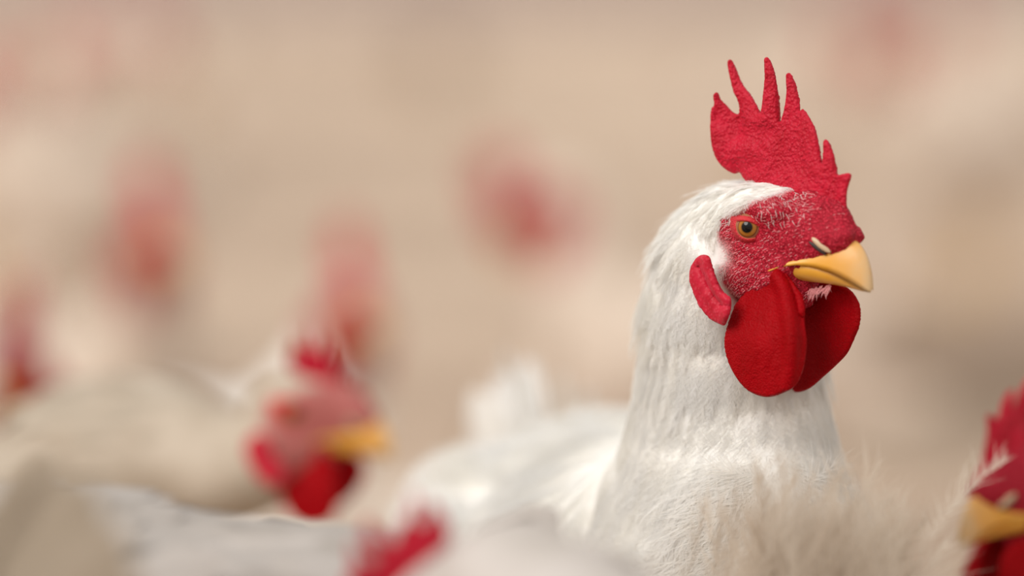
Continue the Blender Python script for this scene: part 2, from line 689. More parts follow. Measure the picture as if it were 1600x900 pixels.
def hit(px, py):
    """near-side l (mm) of the bare head surface at pixels, by walking each ray"""
    px, py = np.atleast_1d(px).astype(float), np.atleast_1d(py).astype(float)
    l = np.full(len(px), 32.0)
    for _ in range(60):
        d = sd_union(H(px, py, l), HP0) * 1000
        l = l - np.clip(d, -3, 3) * 0.7
    return l


# ---- comb
comb_out = z1([(300, 600), (272, 562), (245, 567), (205, 545), (175, 510), (155, 460), (145, 400), (143, 340), (144, 300), (150, 275),
               (160, 262), (155, 225), (166, 208), (177, 216), (186, 240), (215, 270), (240, 295), (262, 304), (270, 290), (267, 258),
               (258, 235), (244, 205), (231, 155), (219, 95), (219, 72), (226, 64), (236, 72), (252, 105), (270, 150), (290, 188),
               (320, 228), (343, 268), (357, 298), (366, 288), (374, 220), (381, 150), (379, 80), (381, 58), (389, 54), (397, 60),
               (412, 92), (429, 150), (436, 205), (439, 260), (443, 330), (449, 338), (456, 322), (470, 268), (477, 200), (474, 145),
               (477, 127), (486, 123), (497, 133), (512, 165), (522, 200), (531, 245), (536, 290), (545, 281), (556, 290), (572, 312),
               (592, 350), (606, 392), (616, 440), (627, 512), (634, 514), (638, 470), (639, 425), (647, 415), (658, 424), (670, 450),
               (682, 485), (690, 540), (697, 570), (720, 568), (742, 563), (755, 567), (759, 585), (750, 612), (741, 650), (739, 700),
               (741, 760), (742, 815), (752, 850), (755, 890), (748, 915), (722, 915), (700, 940), (660, 930), (560, 840), (480, 730), (400, 680)])
comb_s = catmull(comb_out, 3)
V2, T2, DI = triangulate(comb_s, 1.55)
px, py = V2.T
mm = DI / 3.79
base_d = np.clip((py - (70 + (560 + 0.72 * ((px - 1060) * 2.8125 - 300)) / 2.8125) + 60) / 60, 0, 1)  # 1 near the skull
half = 1.5 * np.sqrt(1 - (1 - np.clip(mm / 1.5, 0, 1)) ** 2) + 0.10 * np.maximum(mm - 1.5, 0) + 2.6 * base_d * np.clip(mm / 6, 0, 1)
lean = 1.6 * np.sin(px / 17.0) * np.clip((300 - py) / 160, 0, 1) + np.where(px < 1158, (1158 - px) * 0.09, 0)
c3 = H(px, py, lean)
nr = np.tile(np.array([[0, -1.0, 0]]), (len(c3), 1))
pe = np.stack([px / 3.5, py / 3.5, 0 * px], 1)
peb = 0.34 * np.maximum(vnoise(pe, 3), -0.3) + 0.18 * vnoise(pe * 2.1, 4)
wr = 1.1 * vnoise(np.stack([px / 17, py / 26, 0 * px], 1), 9) * np.clip(mm / 4, 0, 1)
cv, cf = sheet_solid(c3, nr, half / 1000, T2, DI, (peb + wr) / 1000 * np.clip(mm / 1.0, 0, 1))
comb_mesh = mesh_np('comb', cv, cf[:, ::-1])

# ---- wattles
wat_out = z2([(250, 470), (228, 525), (212, 575), (202, 632), (214, 700), (248, 778), (298, 838), (355, 868), (410, 872), (468, 852),
              (515, 822), (545, 762), (560, 692), (565, 620), (557, 560), (553, 470), (540, 420), (512, 378), (482, 335), (460, 300),
              (430, 300), (400, 340), (340, 380), (290, 420)])
V2, T2, DI = triangulate(catmull(wat_out, 4), 2.6)
px, py = V2.T
mm = DI / 3.79
ridge = resample(catmull(z2([(415, 318), (445, 360), (468, 410), (482, 470), (492, 540), (500, 620), (498, 720), (480, 820)]), 5, False), 3, False)
ridge2 = resample(catmull(z2([(458, 305), (490, 350), (520, 395), (536, 440), (545, 500)]), 5, False), 3, False)
rd, rd2 = seg_dist(V2, ridge, False), seg_dist(V2, ridge2, False)
rx = np.interp(py, ridge[:, 1], ridge[:, 0])
ahead = np.maximum(px - rx, 0)
behind = np.maximum(rx - px, 0)
sm = np.clip((py - 428) / 110, 0, 1)
sm = sm * sm * (3 - 2 * sm)
l = 13.0 * (1 - sm) + 18 * sm + 0.030 * behind * sm + 2.4 * np.exp(-(rd / 8) ** 2) * np.clip((640 - py) / 120, 0, 1) \
    + 1.9 * np.exp(-(rd2 / 5) ** 2) - 0.23 * ahead + 1.2 * np.exp(-((px - 1180) / 25) ** 2 - ((py - 560) / 40) ** 2)
l = l + 0.25 * vnoise(np.stack([px / 9, py / 26, 0 * px], 1), 2)
w3 = H(px, py, l)
half = 1.5 * np.sqrt(1 - (1 - np.clip(mm / 1.5, 0, 1)) ** 2) + 0.05 * np.maximum(mm - 1.5, 0)
wn_ = vert_normals(w3, T2)
if wn_[:, 1].mean() > 0:
    wn_ = -wn_
fine = 0.09 * vnoise(np.stack([px / 3.2, py / 3.2, 0 * px], 1), 8) / 1000 * np.clip(mm / 2, 0, 1)
wv, wf = sheet_solid(w3, wn_, half / 1000, T2, DI, fine)
wattle_near = mesh_np('wattle', wv, wf[:, ::-1])

far_out = z2([(500, 420), (560, 400), (610, 372), (680, 368), (735, 388), (768, 415), (792, 455), (801, 512), (792, 572), (770, 625),
              (742, 682), (692, 735), (640, 782), (582, 832), (535, 851), (505, 846), (470, 800), (450, 700), (455, 560)])
V2, T2, DI = triangulate(catmull(far_out, 4), 2.8)
px, py = V2.T
mm = DI / 3.79
l = -11 - 3.0 * np.clip((py - 440) / 150, 0, 1) + 0.035 * (px - 1290) + 0.5 * vnoise(np.stack([px / 20, py / 30, 0 * px], 1), 12)
w3 = H(px, py, l)
half = 1.4 * np.sqrt(1 - (1 - np.clip(mm / 1.4, 0, 1)) ** 2) + 0.05 * np.maximum(mm - 1.4, 0)
wn_ = vert_normals(w3, T2)
if wn_[:, 1].mean() > 0:
    wn_ = -wn_
fine = 0.09 * vnoise(np.stack([px / 3.2, py / 3.2, 0 * px], 1), 18) / 1000 * np.clip(mm / 2, 0, 1)
wv, wf = sheet_solid(w3, wn_, half / 1000, T2, DI, fine)
wattle_far = mesh_np('wattle', wv, wf[:, ::-1])

# ---- ear lobe (near side, mirrored for the far side)
ear_out = z2([(75, 268), (92, 252), (115, 247), (138, 258), (150, 298), (166, 350), (188, 400), (218, 428), (233, 452), (228, 500),
              (206, 556), (180, 552), (140, 530), (100, 482), (70, 422), (50, 360), (56, 305)])
V2, T2, DI = triangulate(catmull(ear_out, 4), 2.2)
px, py = V2.T
mm = DI / 3.79
fold = resample(catmull(z2([(100, 300), (125, 345), (150, 400), (185, 445), (200, 470)]), 5, False), 3, False)
fd = seg_dist(V2, fold, False)
roll = seg_dist(V2, resample(catmull(z2([(130, 270), (140, 310), (160, 370), (190, 425), (215, 450), (212, 520)]), 5, False), 3, False), False)
l = 25.0 - 2.4 * np.exp(-(fd / 5) ** 2) + 2.2 * np.exp(-(roll / 5.5) ** 2) + 0.35 * vnoise(np.stack([px / 6, py / 14, 0 * px], 1), 6) - (py - 450) * 0.012
e3 = H(px, py, l)
half = 1.7 * np.sqrt(1 - (1 - np.clip(mm / 1.7, 0, 1)) ** 2) + 0.1 * np.maximum(mm - 1.7, 0)
en = vert_normals(e3, T2)
if en[:, 1].mean() > 0:
    en = -en
ev, ef = sheet_solid(e3, en, half / 1000, T2, DI)
earlobe_near = mesh_np('earlobe', ev, ef[:, ::-1])
earlobe_far = mesh_np('earlobe', ev * [1, -1, 1], ef)

# ---- beak
bf = np.array([8, 14, 17, 20, 24, 28, 32, 38, 42, 45, 48, 50.5, 52.5, 54, 54.8])
bw = np.array([14.6, 15.5, 14.4, 12.8, 10.9, 9.5, 8.6, 7.4, 6.7, 6.0, 5.0, 4.0, 3.0, 2.0, 0.9])
but = np.array([-3.5, -2.2, 0.2, 1.6, 3.2, 5.4, 7.5, 9.2, 9.6, 9.2, 7.4, 4.6, 1.0, -3.5, -8.0])
bub = np.array([-5.4, -4.6, -3.2, -2.4, -1.8, -2.0, -2.6, -4.2, -5.6, -7.0, -8.5, -9.8, -11.0, -11.8, -11.8])
ff = np.linspace(8, 54.8, 40)
rings = []
for f in ff:
    w, t, b_ = np.interp(f, bf, bw), np.interp(f, bf, but), np.interp(f, bf, bub)
    th = np.linspace(0, math.pi, 19)
    up = [(f, w * np.cos(a), b_ + (t - b_) * np.sin(a) ** 0.9) for a in th]
    lo = [(f, -w * c, b_ + 0.35 * (1 - c * c) * (t - b_)) for c in np.linspace(1, -1, 9)[1:-1]]
    rings.append(np.array(up + lo) / 1000)
v, fs = loft(rings)
beak_up = mesh_np('upper_beak', v, [f[:, ::-1] for f in fs])
lf = np.array([8, 14, 20, 26, 32, 38, 42, 46, 49, 50.5])
lw = np.array([10.6, 10.4, 9.8, 8.9, 7.6, 6.2, 5.2, 3.9, 2.4, 1.0])
lb = np.array([-8.5, -8.6, -8.8, -9.0, -9.2, -9.6, -10.0, -10.6, -11.2, -11.4])
rings = []
for f in np.linspace(8, 50.5, 34):
    w, b_ = np.interp(f, lf, lw), np.interp(f, lf, lb)
    t = np.interp(f, bf, bub) + 0.6
    th = np.linspace(0, math.pi, 15)
    dn = [(f, w * np.cos(a), t - 0.3 - (t - b_) * np.sin(a) ** 0.75) for a in th]
    tp = [(f, -w * c * 0.96, t) for c in np.linspace(1, -1, 7)[1:-1]]
    rings.append(np.array(dn + tp) / 1000)
v, fs = loft(rings)
beak_lo = mesh_np('lower_beak', v, fs)


def ellip(c, r, R=None, nu=20, nv=12):
    th = np.linspace(0, 2 * math.pi, nu, endpoint=False)
    rings = []
    for ph in np.linspace(0.08, math.pi - 0.08, nv):
        rings.append(np.stack([np.sin(ph) * np.cos(th), np.sin(ph) * np.sin(th), np.full(nu, np.cos(ph))], 1) * r)
    v, fs = loft(rings)
    if R is not None:
        v = v @ np.asarray(R).T
    return v + c, [f[:, ::-1] for f in fs]


# nostril: cream flap over a dark slit, from the pixels of the near side
def nostril(mirror):
    hl = hit([1267.5, 1283, 1297, 1278], [371, 383, 394, 388])
    a, b_, c = H(1267.5, 371, hl[0]), H(1283, 383, hl[1]), H(1297, 394, max(hl[2], 5.0))
    d = unit(c - a)
    n = unit(np.cross(d, unit(np.cross(np.array([0.25, -0.9, 0.35]), d))))
    s = np.cross(n, d)
    R = np.stack([d, s, n], 1)
    v1, f1 = ellip(b_ - n * 0.0003, (0.0050, 0.0014, 0.0011), R)
    off = H(1277.5, 387.5, hl[3])
    v2, f2 = ellip(off - n * 0.0002, (0.0046, 0.0010, 0.0006), R)
    if mirror:
        v1, v2 = v1 * [1, -1, 1], v2 * [1, -1, 1]
        f1, f2 = [f[:, ::-1] for f in f1], [f[:, ::-1] for f in f2]
    return mesh_np('nostril_flap', v1, f1), mesh_np('nostril', v2, f2)


NOST = [nostril(False), nostril(True)]

# ---- eye
EYE_R = 0.0066
almond = np.array([(-3.6, 2.3), (-2, 2.5), (0.7, 2.3), (2.8, 1.5), (4.6, 0.3), (6.3, -2.0), (4.8, -3.9), (2.8, -4.5), (0, -4.8),
                   (-2, -4.3), (-3.8, -3.1), (-4.9, -1.2), (-5.3, 0.9), (-5.0, 2.3)])


def eye_parts(mirror):
    c = H(1167, 355, hit(1167, 355)[0] + 1.1)
    e = unit(np.array([math.sin(math.radians(27)), -math.cos(math.radians(27)), 0.03]))
    c = c - e * EYE_R
    r_ = unit(np.cross(np.array([0, 0, 1.0]), e))
    if r_[0] < 0:
        r_ = -r_
    u_ = np.cross(e, r_)
    if u_[2] < 0:
        u_ = -u_
    th = np.linspace(0, 2 * math.pi, 48, endpoint=False)
    rings, rad = [], []
    for k, ph in enumerate(np.concatenate([np.linspace(0.02, 1.1, 40), np.linspace(1.2, 3.1, 14)])):
        rr = EYE_R * (1 + 0.07 * math.exp(-(ph / 0.45) ** 2))
        rings.append(c + rr * (math.cos(ph) * e + math.sin(ph) * (np.cos(th)[:, None] * r_ + np.sin(th)[:, None] * u_)))
        rad += [EYE_R * 1000 * (math.sin(ph) if ph < 1.57 else 1)] * 48
    v, fs = loft(rings)
    rad += [0, 6.6]
    # eyelid: rings growing from the almond opening
    al = resample(catmull(almond, 5), 0.35)
    ctr = np.array([0.3, -1.1])
    lr, mi = [], []
    for k, (g, h) in enumerate([(0.93, 0.15), (0.97, 0.5), (1.04, 0.95), (1.14, 1.35), (1.28, 1.45), (1.48, 0.9), (1.75, -1.2)]):
        q = ctr + (al - ctr) * g
        q = q * np.minimum(1, 11.0 / np.linalg.norm(q, axis=1))[:, None]
        rho = np.linalg.norm(q, axis=1) / 1000
        z = np.sqrt(np.maximum(EYE_R ** 2 - np.minimum(rho, EYE_R * 0.93) ** 2, 0)) + h / 1000 - np.maximum(rho - EYE_R * 0.93, 0) * 0.7
        wob = 1 + 0.015 * np.sin(np.arange(len(al)) * 1.9) * (2 < k < 6)
        lr.append(c + q[:, :1] / 1000 * r_ * wob[:, None] + q[:, 1:] / 1000 * u_ * wob[:, None] + z[:, None] * e)
    lv, lfs = loft(lr, cap=False)
    mi = [1 if i < 1 else 0 for i in range(len(lr) - 1) for _ in range(len(al))]
    if mirror:
        v, lv = v * [1, -1, 1], lv * [1, -1, 1]
    em = mesh_np('eye', v, fs, attrs={'rad': rad})
    lm = mesh_np('eyelid', lv, lfs, mat_index=mi)
    return em, lm


EYES = [eye_parts(False), eye_parts(True)]
EYE_C = [np.mean([v.co for v in e[0].vertices], axis=0) for e in EYES]

def face_mask(loc):
    """loc: head-local millimetres; 1 on the bare red face"""
    f, y, u = loc.T
    ed = f + 15 - np.maximum(u - 15, 0) * 1.9 + np.minimum(u + 12, 0) * 0.25 + 1.5 * vnoise(loc / 4.0, 21)
    m = np.clip(ed / np.where(u > 16, 9.0, 3.0), 0, 1) * np.clip((u + 30) / 4, 0, 1) * (f > -22)
    # pale tuft behind the eye
    tuft = np.exp(-(((f + 13) / 5) ** 2 + ((u - 0) / 5) ** 2))
    m = m * (1 - 0.8 * np.clip(tuft * 1.3, 0, 1))
    top = np.clip((np.abs(y) - 1) / 3, 0, 1)
    return np.where((u > 24) & (f < 20), m * top, m) * 1.0


# ------------------------------------------------------------------ feathers
def smp(v, quads, dens, nmax=10 ** 9):
    """random surface samples with a density (per m2) given at vertices"""
    t = np.vstack([quads[:, [0, 1, 2]], quads[:, [0, 2, 3]]])
    a, b, c = v[t[:, 0]], v[t[:, 1]], v[t[:, 2]]
    nrm = np.cross(b - a, c - a)
    area = np.linalg.norm(nrm, axis=1) / 2
    w = area * dens[t].mean(1)
    n = min(int(w.sum()), nmax)
    cum = np.cumsum(w)
    pick = np.searchsorted(cum, (np.arange(n) + rng.random(n)) / max(n, 1) * cum[-1])
    pick = np.minimum(pick, len(t) - 1)
    r1, r2 = np.sqrt(rng.random(n)), rng.random(n)
    p = a[pick] * (1 - r1)[:, None] + b[pick] * (r1 * (1 - r2))[:, None] + c[pick] * (r1 * r2)[:, None]
    return p, pick, t, np.stack([1 - r1, r1 * (1 - r2), r1 * r2], 1)


def barb_feathers(p, n, t, L, W, B, lift=0.12, drop=0.10, bw=0.00016, ragged=0.25, curl=0.0, cup=0.12, fan=1.0):
    """feathers of separate barbs; all arrays per feather; returns verts, tris, feather index per vertex"""
    N = len(p)
    s = unit(np.cross(n, t))
    x = (np.arange(B) + 0.5) / B
    x = np.tile(x, 2)[None, :] + rng.normal(0, 0.25 / B, (N, 2 * B))
    x = np.clip(x, 0.02, 1.0)
    side = np.concatenate([np.ones(B), -np.ones(B)])[None, :]
    prof = np.sin(np.clip(x * 0.86 + 0.12, 0, 1) * math.pi) ** 0.7
    ang = np.radians(48 - 34 * x) * fan + rng.normal(0, 0.10, (N, 2 * B)) * (1 + ragged)
    bl = W[:, None] * prof / np.maximum(np.sin(np.radians(48 - 34 * x)), 0.3) * 0.55 * (1 + rng.normal(0, ragged, (N, 2 * B)))
    cu = rng.normal(0, 1, (N, 1)) * curl

    def rach(xx):
        return (p[:, None, :] + t[:, None, :] * (L[:, None] * xx)[..., None] + s[:, None, :] * (cu * L[:, None] * xx ** 2)[..., None]
                + n[:, None, :] * (L[:, None] * (lift * xx - drop * xx ** 2))[..., None])
    base = rach(x)
    d = (np.cos(ang)[..., None] * t[:, None, :] + (np.sin(ang) * side)[..., None] * s[:, None, :]
         + n[:, None, :] * ((lift - 2 * drop * x) * np.cos(ang) + rng.normal(0, 0.05, x.shape))[..., None])
    wob = rng.normal(0, 0.16 * (1 + 2 * abs(curl)), (N, 2 * B))
    mid = base + d * (bl * 0.5)[..., None]
    tip = base + d * bl[..., None] + t[:, None, :] * (bl * 0.10)[..., None] + s[:, None, :] * (bl * wob)[..., None] \
        - n[:, None, :] * (bl * cup)[..., None]
    wv = unit(np.cross(n[:, None, :] + 0 * d, d)) * bw
    vv = np.stack([base - wv, base + wv, mid - wv * 0.8, mid + wv * 0.8, tip], 2).reshape(-1, 3)
    k = np.arange(N * 2 * B)[:, None] * 5
    tri = np.concatenate([k + [0, 1, 3], k + [0, 3, 2], k + [2, 3, 4]], 0)
    return vv, tri, np.repeat(np.arange(N), 2 * B * 5)


def blade_feathers(p, n, t, L, W, lift=0.12, drop=0.14):
    """plain cupped vanes for birds out of focus"""
    N = len(p)
    s = unit(np.cross(n, t))
    xs = np.array([0.0, 0.3, 0.65, 0.9, 1.0])
    ws = np.array([0.25, 0.8, 1.0, 0.6, 0.1])
    cols = []
    for x, w in zip(xs, ws):
        c = p + t * (L * x)[:, None] + n * (L * (lift * x - drop * x * x))[:, None]
        e = s * (W * 0.5 * w)[:, None]
        dn = n * (W * 0.12 * w)[:, None]
        cols += [c - e - dn, c, c + e - dn]
    v = np.stack(cols, 1).reshape(-1, 3)
    k = np.arange(N)[:, None] * 15
    q = []
    for r in range(4):
        for c in range(2):
            a = r * 3 + c
            q.append(k + [a, a + 1, a + 4, a + 3])
    return v, np.concatenate(q, 0), np.repeat(np.arange(N), 15)


def flow_field(pts, anchors):
    """anchors: list of (centre, direction, sigma)"""
    out = np.zeros_like(pts)
    for c, d, sg in anchors:
        w = np.exp(-((pts - c) ** 2).sum(1) / (2 * sg * sg)) + 1e-9
        out += w[:, None] * unit(d)
    return out


def tangent(n, d):
    t = d - (n * d).sum(1, keepdims=True) * n
    return unit(t + 1e-6)


# ------------------------------------------------------------------ birds
def foot(hip, gx, gy, fwd, gz=0.0):
    """one leg with its toes, a single closed-tube mesh"""
    fwd = unit(np.array([fwd[0], fwd[1], 0]))
    sd = np.array([-fwd[1], fwd[0], 0])
    ank = np.array([gx, gy, 0.012])
    hock = (hip + ank) / 2 - fwd * 0.025
    vs, fs, k = [], [], 0
    path = catmull([hip, hock, ank], 5, False)
    pieces = [(path, np.linspace(0.012, 0.0065, len(path)))]
    for a, ln in ((0, 0.062), (0.55, 0.052), (-0.55, 0.052), (math.pi, 0.03)):
        d = fwd * math.cos(a) + sd * math.sin(a)
        pp = np.array([ank, ank + d * ln * 0.45 + [0, 0, -0.003], ank + d * ln + [0, 0, -0.0085]])
        pieces.append((pp, [0.0065, 0.005, 0.0025]))
    for pp, rr in pieces:
        v, f = tube(pp, rr, 8)
        vs.append(v)
        fs += [x + k for x in f]
        k += len(v)
    return mesh_np('leg', np.vstack(vs), fs)


def M4(R, t, s=1.0):
    m = Matrix([[*(R[i] * s), t[i]] for i in range(3)] + [[0, 0, 0, 1]])
    return m


LEG_MESHES = {}


def bird(name, label, cat, group, B, b_az, O, h_az, h_pitch=0.0, h_roll=0.0, hs=1.0, bs=1.0, b_pitch=0.0, comb=1.0, wattle=1.0, comb_pitch=0.0,
         fmat='feather', pmat='plumage', nfeather=700, tail_n=9, tail_len=0.13, tail_up=0.75, neck=None, res=0.006, fine=None,
         detail=False, extra=None, neck_bend=1.0, tail_spread=0.5, comb_z=1.0, face=1.0, eye_s=1.0):
    R = np.array(head_rot(h_az, h_pitch, h_roll))
    Rb = np.array(Matrix.Rotation(b_az, 3, 'Z') @ Matrix.Rotation(-b_pitch, 3, 'Y'))
    bd, sd, up = Rb[:, 0], Rb[:, 1], Rb[:, 2]
    B, O = np.asarray(B, float), np.asarray(O, float)
    root_loc = np.array([B[0], B[1], 0])
    root = bpy.data.objects.new(name, None)
    scene.collection.objects.link(root)
    root.empty_display_size = 0.05
    root.location = root_loc
    root['label'], root['category'] = label, cat
    if group:
        root['group'] = group

    def E(c, r, k=0.03):
        return ('E', k * bs, B + Rb @ (np.array(c) * bs), Rb, np.array(r) * bs)
    prims = [E((0, 0, 0), (0.15, 0.082, 0.092)), E((0.075, 0, -0.015), (0.085, 0.078, 0.083)), E((-0.115, 0, 0.03), (0.075, 0.05, 0.05)),
             E((-0.03, 0.068, 0.012), (0.11, 0.026, 0.058)), E((-0.03, -0.068, 0.012), (0.11, 0.026, 0.058)),
             E((-0.01, 0.045, -0.075), (0.05, 0.034, 0.058)), E((-0.01, -0.045, -0.075), (0.05, 0.034, 0.058))]
    if neck is None:
        s0 = B + (bd * 0.105 + up * 0.035) * bs
        e0 = O + R @ np.array([-0.012, 0, -0.010]) * hs
        c1 = s0 + (bd * 0.045 + np.array([0, 0, 1]) * 0.05) * bs * neck_bend
        c2 = e0 + R @ np.array([-0.03, 0, -0.035]) * hs
        ts = np.linspace(0, 1, 9)[:, None]
        npts = (1 - ts) ** 3 * s0 + 3 * ts * (1 - ts) ** 2 * c1 + 3 * ts ** 2 * (1 - ts) * c2 + ts ** 3 * e0
        nrad = 0.062 * bs * (1 - ts[:, 0]) ** 1.7 + 0.023 * hs * (1 - (1 - ts[:, 0]) ** 1.7) + 0.003
    else:
        npts, nrad = neck
    for i in range(len(npts) - 1):
        prims.append(('C', 0.018 if i == 0 else 0.003, npts[i], npts[i + 1], nrad[i], nrad[i + 1]))
    prims += head_prims(O, R, hs)
    for x in (extra or []):
        prims.append(x)
    allc = np.array([B + bd * 0.2 * bs, B - bd * 0.2 * bs, B + sd * 0.11 * bs, B - sd * 0.11 * bs, B + up * 0.12 * bs, B - up * 0.15 * bs,
                     O + R @ np.array([0.05, 0, 0]) * hs, O + R @ np.array([0, 0.03, 0.035]) * hs, O + R @ np.array([-.03, -0.03, -0.035]) * hs]
                    + [q + s for q, r in zip(npts, nrad) for s in (np.array([r] * 3), -np.array([r] * 3))])
    for x in (extra or []):
        allc = np.vstack([allc, x[2] + x[4].max(), x[2] - x[4].max()])
    lo, hi = allc.min(0) - 0.02, allc.max(0) + 0.02
    hd = np.array([0.05, 0.05, 0.055]) * hs
    v, q = sdf_mesh(prims, lo, hi, res, fine, O - hd, O + hd)
    loc = ((v - O) @ R) / hs * 1000
    fm = np.where(np.linalg.norm(loc, axis=1) < 60, face_mask(loc), 0) * face
    if detail:   # fine pebbled relief of the bare skin
        nn = vert_normals(v, np.vstack([q[:, [0, 1, 2]], q[:, [0, 2, 3]]]))
        v = v + nn * (fm * 0.00045 * vnoise(loc / 1.7, 31) + 0.0007 * fm * vnoise(loc / np.array([6, 6, 3.0]), 33))[:, None]
        for ec in EYE_C:   # shallow sockets
            w = np.exp(-(np.linalg.norm(loc / 1000 - ec, axis=1) / 0.0085) ** 4)
            v = v - nn * (w * 0.0022)[:, None]
    link('body', mesh_np('body', v - root_loc, q, attrs={'face': fm}), root, M[pmat])

    # head parts share their meshes between birds
    hm = M4(R, O - root_loc, hs)
    T = Matrix.Translation
    cb = Vector((0.010, 0, 0.024))
    cm = hm @ T(cb) @ Matrix.Rotation(comb_pitch, 4, 'Y') @ Matrix.Scale(comb, 4) @ Matrix.Scale(comb_z, 4, (0, 0, 1)) @ T(-cb) if comb != 1.0 or comb_pitch or comb_z != 1 else hm
    link('comb', comb_mesh, root, M['comb'], cm)
    wb = Vector((0.015, 0, -0.010))
    wm = hm @ T(wb) @ Matrix.Scale(wattle, 4) @ T(-wb) if wattle != 1.0 else hm
    link('wattle', wattle_near, root, M['wattle'], wm)
    link('wattle', wattle_far, root, M['wattle'], wm)
    link('earlobe', earlobe_near, root, M['earlobe'], hm)
    link('earlobe', earlobe_far, root, M['earlobe'], hm)
    ub = link('upper_beak', beak_up, root, M['beak'], hm)
    link('lower_beak', beak_lo, root, M['beak'], hm)
    for k in (0, 1):
        link('nostril_flap', NOST[k][0], ub, M['flap'])
        link('nostril', NOST[k][1], ub, M['dark'])
        ec = Vector(EYE_C[k])
        e = link('eye', EYES[k][0], root, M['eye'], hm @ T(ec) @ Matrix.Scale(eye_s, 4) @ T(-ec))
        link('eyelid', EYES[k][1], e, [M['lid'], M['rim']])

    # legs
    for sg in (1, -1):
        hip = B + (sd * 0.045 * sg - up * 0.105) * bs
        g = hip + bd * 0.01
        link('leg', foot(hip - root_loc, g[0] - root_loc[0], g[1] - root_loc[1], bd), root, M['leg'])

    # flow of the plumage
    anchors = []
    for i in range(len(npts) - 1):
        anchors.append(((npts[i] + npts[i + 1]) / 2, npts[i] - npts[i + 1], 0.05))
    anchors += [(O + R @ np.array([0.0, 0, 0.01]) * hs, R @ np.array([-1, 0, -0.25]), 0.025),
                (B, -bd - 0.1 * up, 0.08 * bs), (B - bd * 0.12 * bs, -bd + 0.2 * up, 0.07 * bs),
                (B + bd * 0.12 * bs - up * 0.05 * bs, -up - 0.3 * bd, 0.06 * bs)]
    tq = np.vstack([q[:, [0, 1, 2]], q[:, [0, 2, 3]]])
    vn = vert_normals(v, tq)
    hd_ = np.linalg.norm(v - O, axis=1)

    if not detail:
        dens = np.clip((hd_ - 0.03 * hs) / 0.05, 0.0, 1) * (fm < 0.3)
        dens = dens * nfeather / 0.17
        p, pick, tt, bc = smp(v, q, dens, 2500)
        n = unit((vn[tt[pick]] * bc[..., None]).sum(1))
        t = tangent(n, flow_field(p, anchors) + rng.normal(0, 0.12, p.shape))
        far = np.clip((np.linalg.norm(p - O, axis=1) - 0.04) / 0.12, 0, 1)
        L = 0.014 + 0.034 * far
        W = 0.007 + 0.016 * far
        fv, fq, fi = blade_feathers(p, n, t, L, W)
        tint = rng.random(len(p))[fi]
        o = link('body_feathers', mesh_np('body_feathers', fv - root_loc, fq, attrs={'tint': tint}), root, M[fmat])
        o['kind'] = 'stuff'
    # wings: folded flight feathers laid along each side
    for sg in (1, -1):
        rows = []
        for k in range(11):
            x = 0.055 - k * 0.016
            rows.append((np.array([x, sg * (0.096 - 0.0012 * k), 0.035 - 0.0055 * k]), 0.10 + 0.004 * k))
        p = np.array([B + Rb @ (r[0] * bs) for r in rows])
        n = np.tile(sd * sg, (len(p), 1)) + up * 0.25
        n = unit(n)
        t = tangent(n, np.tile(-bd + 0.06 * up, (len(p), 1)))
        fv, fq, fi = blade_feathers(p, n, t, np.array([r[1] for r in rows]) * bs, np.full(len(p), 0.03 * bs), 0.02, 0.10)
        link('wing', mesh_np('wing', fv - root_loc, fq, attrs={'tint': rng.random(len(p))[fi]}), root, M[fmat])
    # tail
    for k in range(tail_n):
        a = (k - (tail_n - 1) / 2) / max(tail_n - 1, 1) * 2
        d = unit(-bd * (1 - tail_up) + UP * tail_up + sd * a * tail_spread - 0.1 * abs(a) * UP)
        nrm = unit(np.cross(d, np.cross(sd * np.sign(a + 1e-3) + 0.4 * bd, d)))
        p0 = B + (-bd * 0.165 + up * 0.045 + sd * a * 0.02) * bs
        ln = tail_len * (1 - 0.25 * abs(a)) * bs
        fv, fq, fi = blade_feathers(p0[None], nrm[None], d[None], np.array([ln]), np.array([0.034 * bs]), 0.0, 0.16)
        link('tail_feather', mesh_np('tail_feather', fv - root_loc, fq, attrs={'tint': np.full(len(fv), rng.random())}), root, M[fmat])
    return dict(root=root, root_loc=root_loc, v=v, q=q, vn=vn, fm=fm, loc=loc, anchors=anchors, O=O, R=R, B=B, bd=bd, sd=sd, up=up, npts=npts)


# ------------------------------------------------------------------ the white rooster in focus
nk = [(1108, 905, 1.670, 0.064), (1116, 850, 1.658, 0.056), (1126, 790, 1.647, 0.050), (1134, 720, 1.639, 0.0445), (1140, 640, 1.633, 0.0412),
      (1140, 560, 1.626, 0.0380), (1130, 480, 1.619, 0.0338), (1136, 410, 1.612, 0.0300), (1152, 366, 1.604, 0.0225)]
npts = np.array([P(a, b_, d) for a, b_, d, r in nk])
nrad = np.array([r for *_, r in nk])
B_main = P(965, 960, 1.785)
breast = [('E', 0.035, P(1195, 868, 1.616), np.eye(3), np.array([0.033, 0.036, 0.044])),
          ('E', 0.02, P(1150, 1010, 1.632), np.eye(3), np.array([0.064, 0.055, 0.060])),
          ('E', 0.03, P(1010, 850, 1.72), np.eye(3), np.array([0.050, 0.06, 0.035]))]
d_ = P(1120, 960, 1.60) - B_main
K = bird('rooster', 'white rooster in sharp focus with tall spiky red comb and orange beak', 'rooster', None,
         B_main, math.atan2(d_[1], d_[0]), O_MAIN, -A_MAIN, neck=(npts, nrad), res=0.0035, fine=0.0011, detail=True, extra=breast,
         tail_n=7, tail_len=0.085, tail_up=0.70, bs=1.0, b_pitch=0.1, tail_spread=0.22)

v, q, vn, O, R, rl = K['v'], K['q'], K['vn'], K['O'], K['R'], K['root_loc']
loc, fm = K['loc'], K['fm']
hdist = np.linalg.norm((v - O), axis=1)
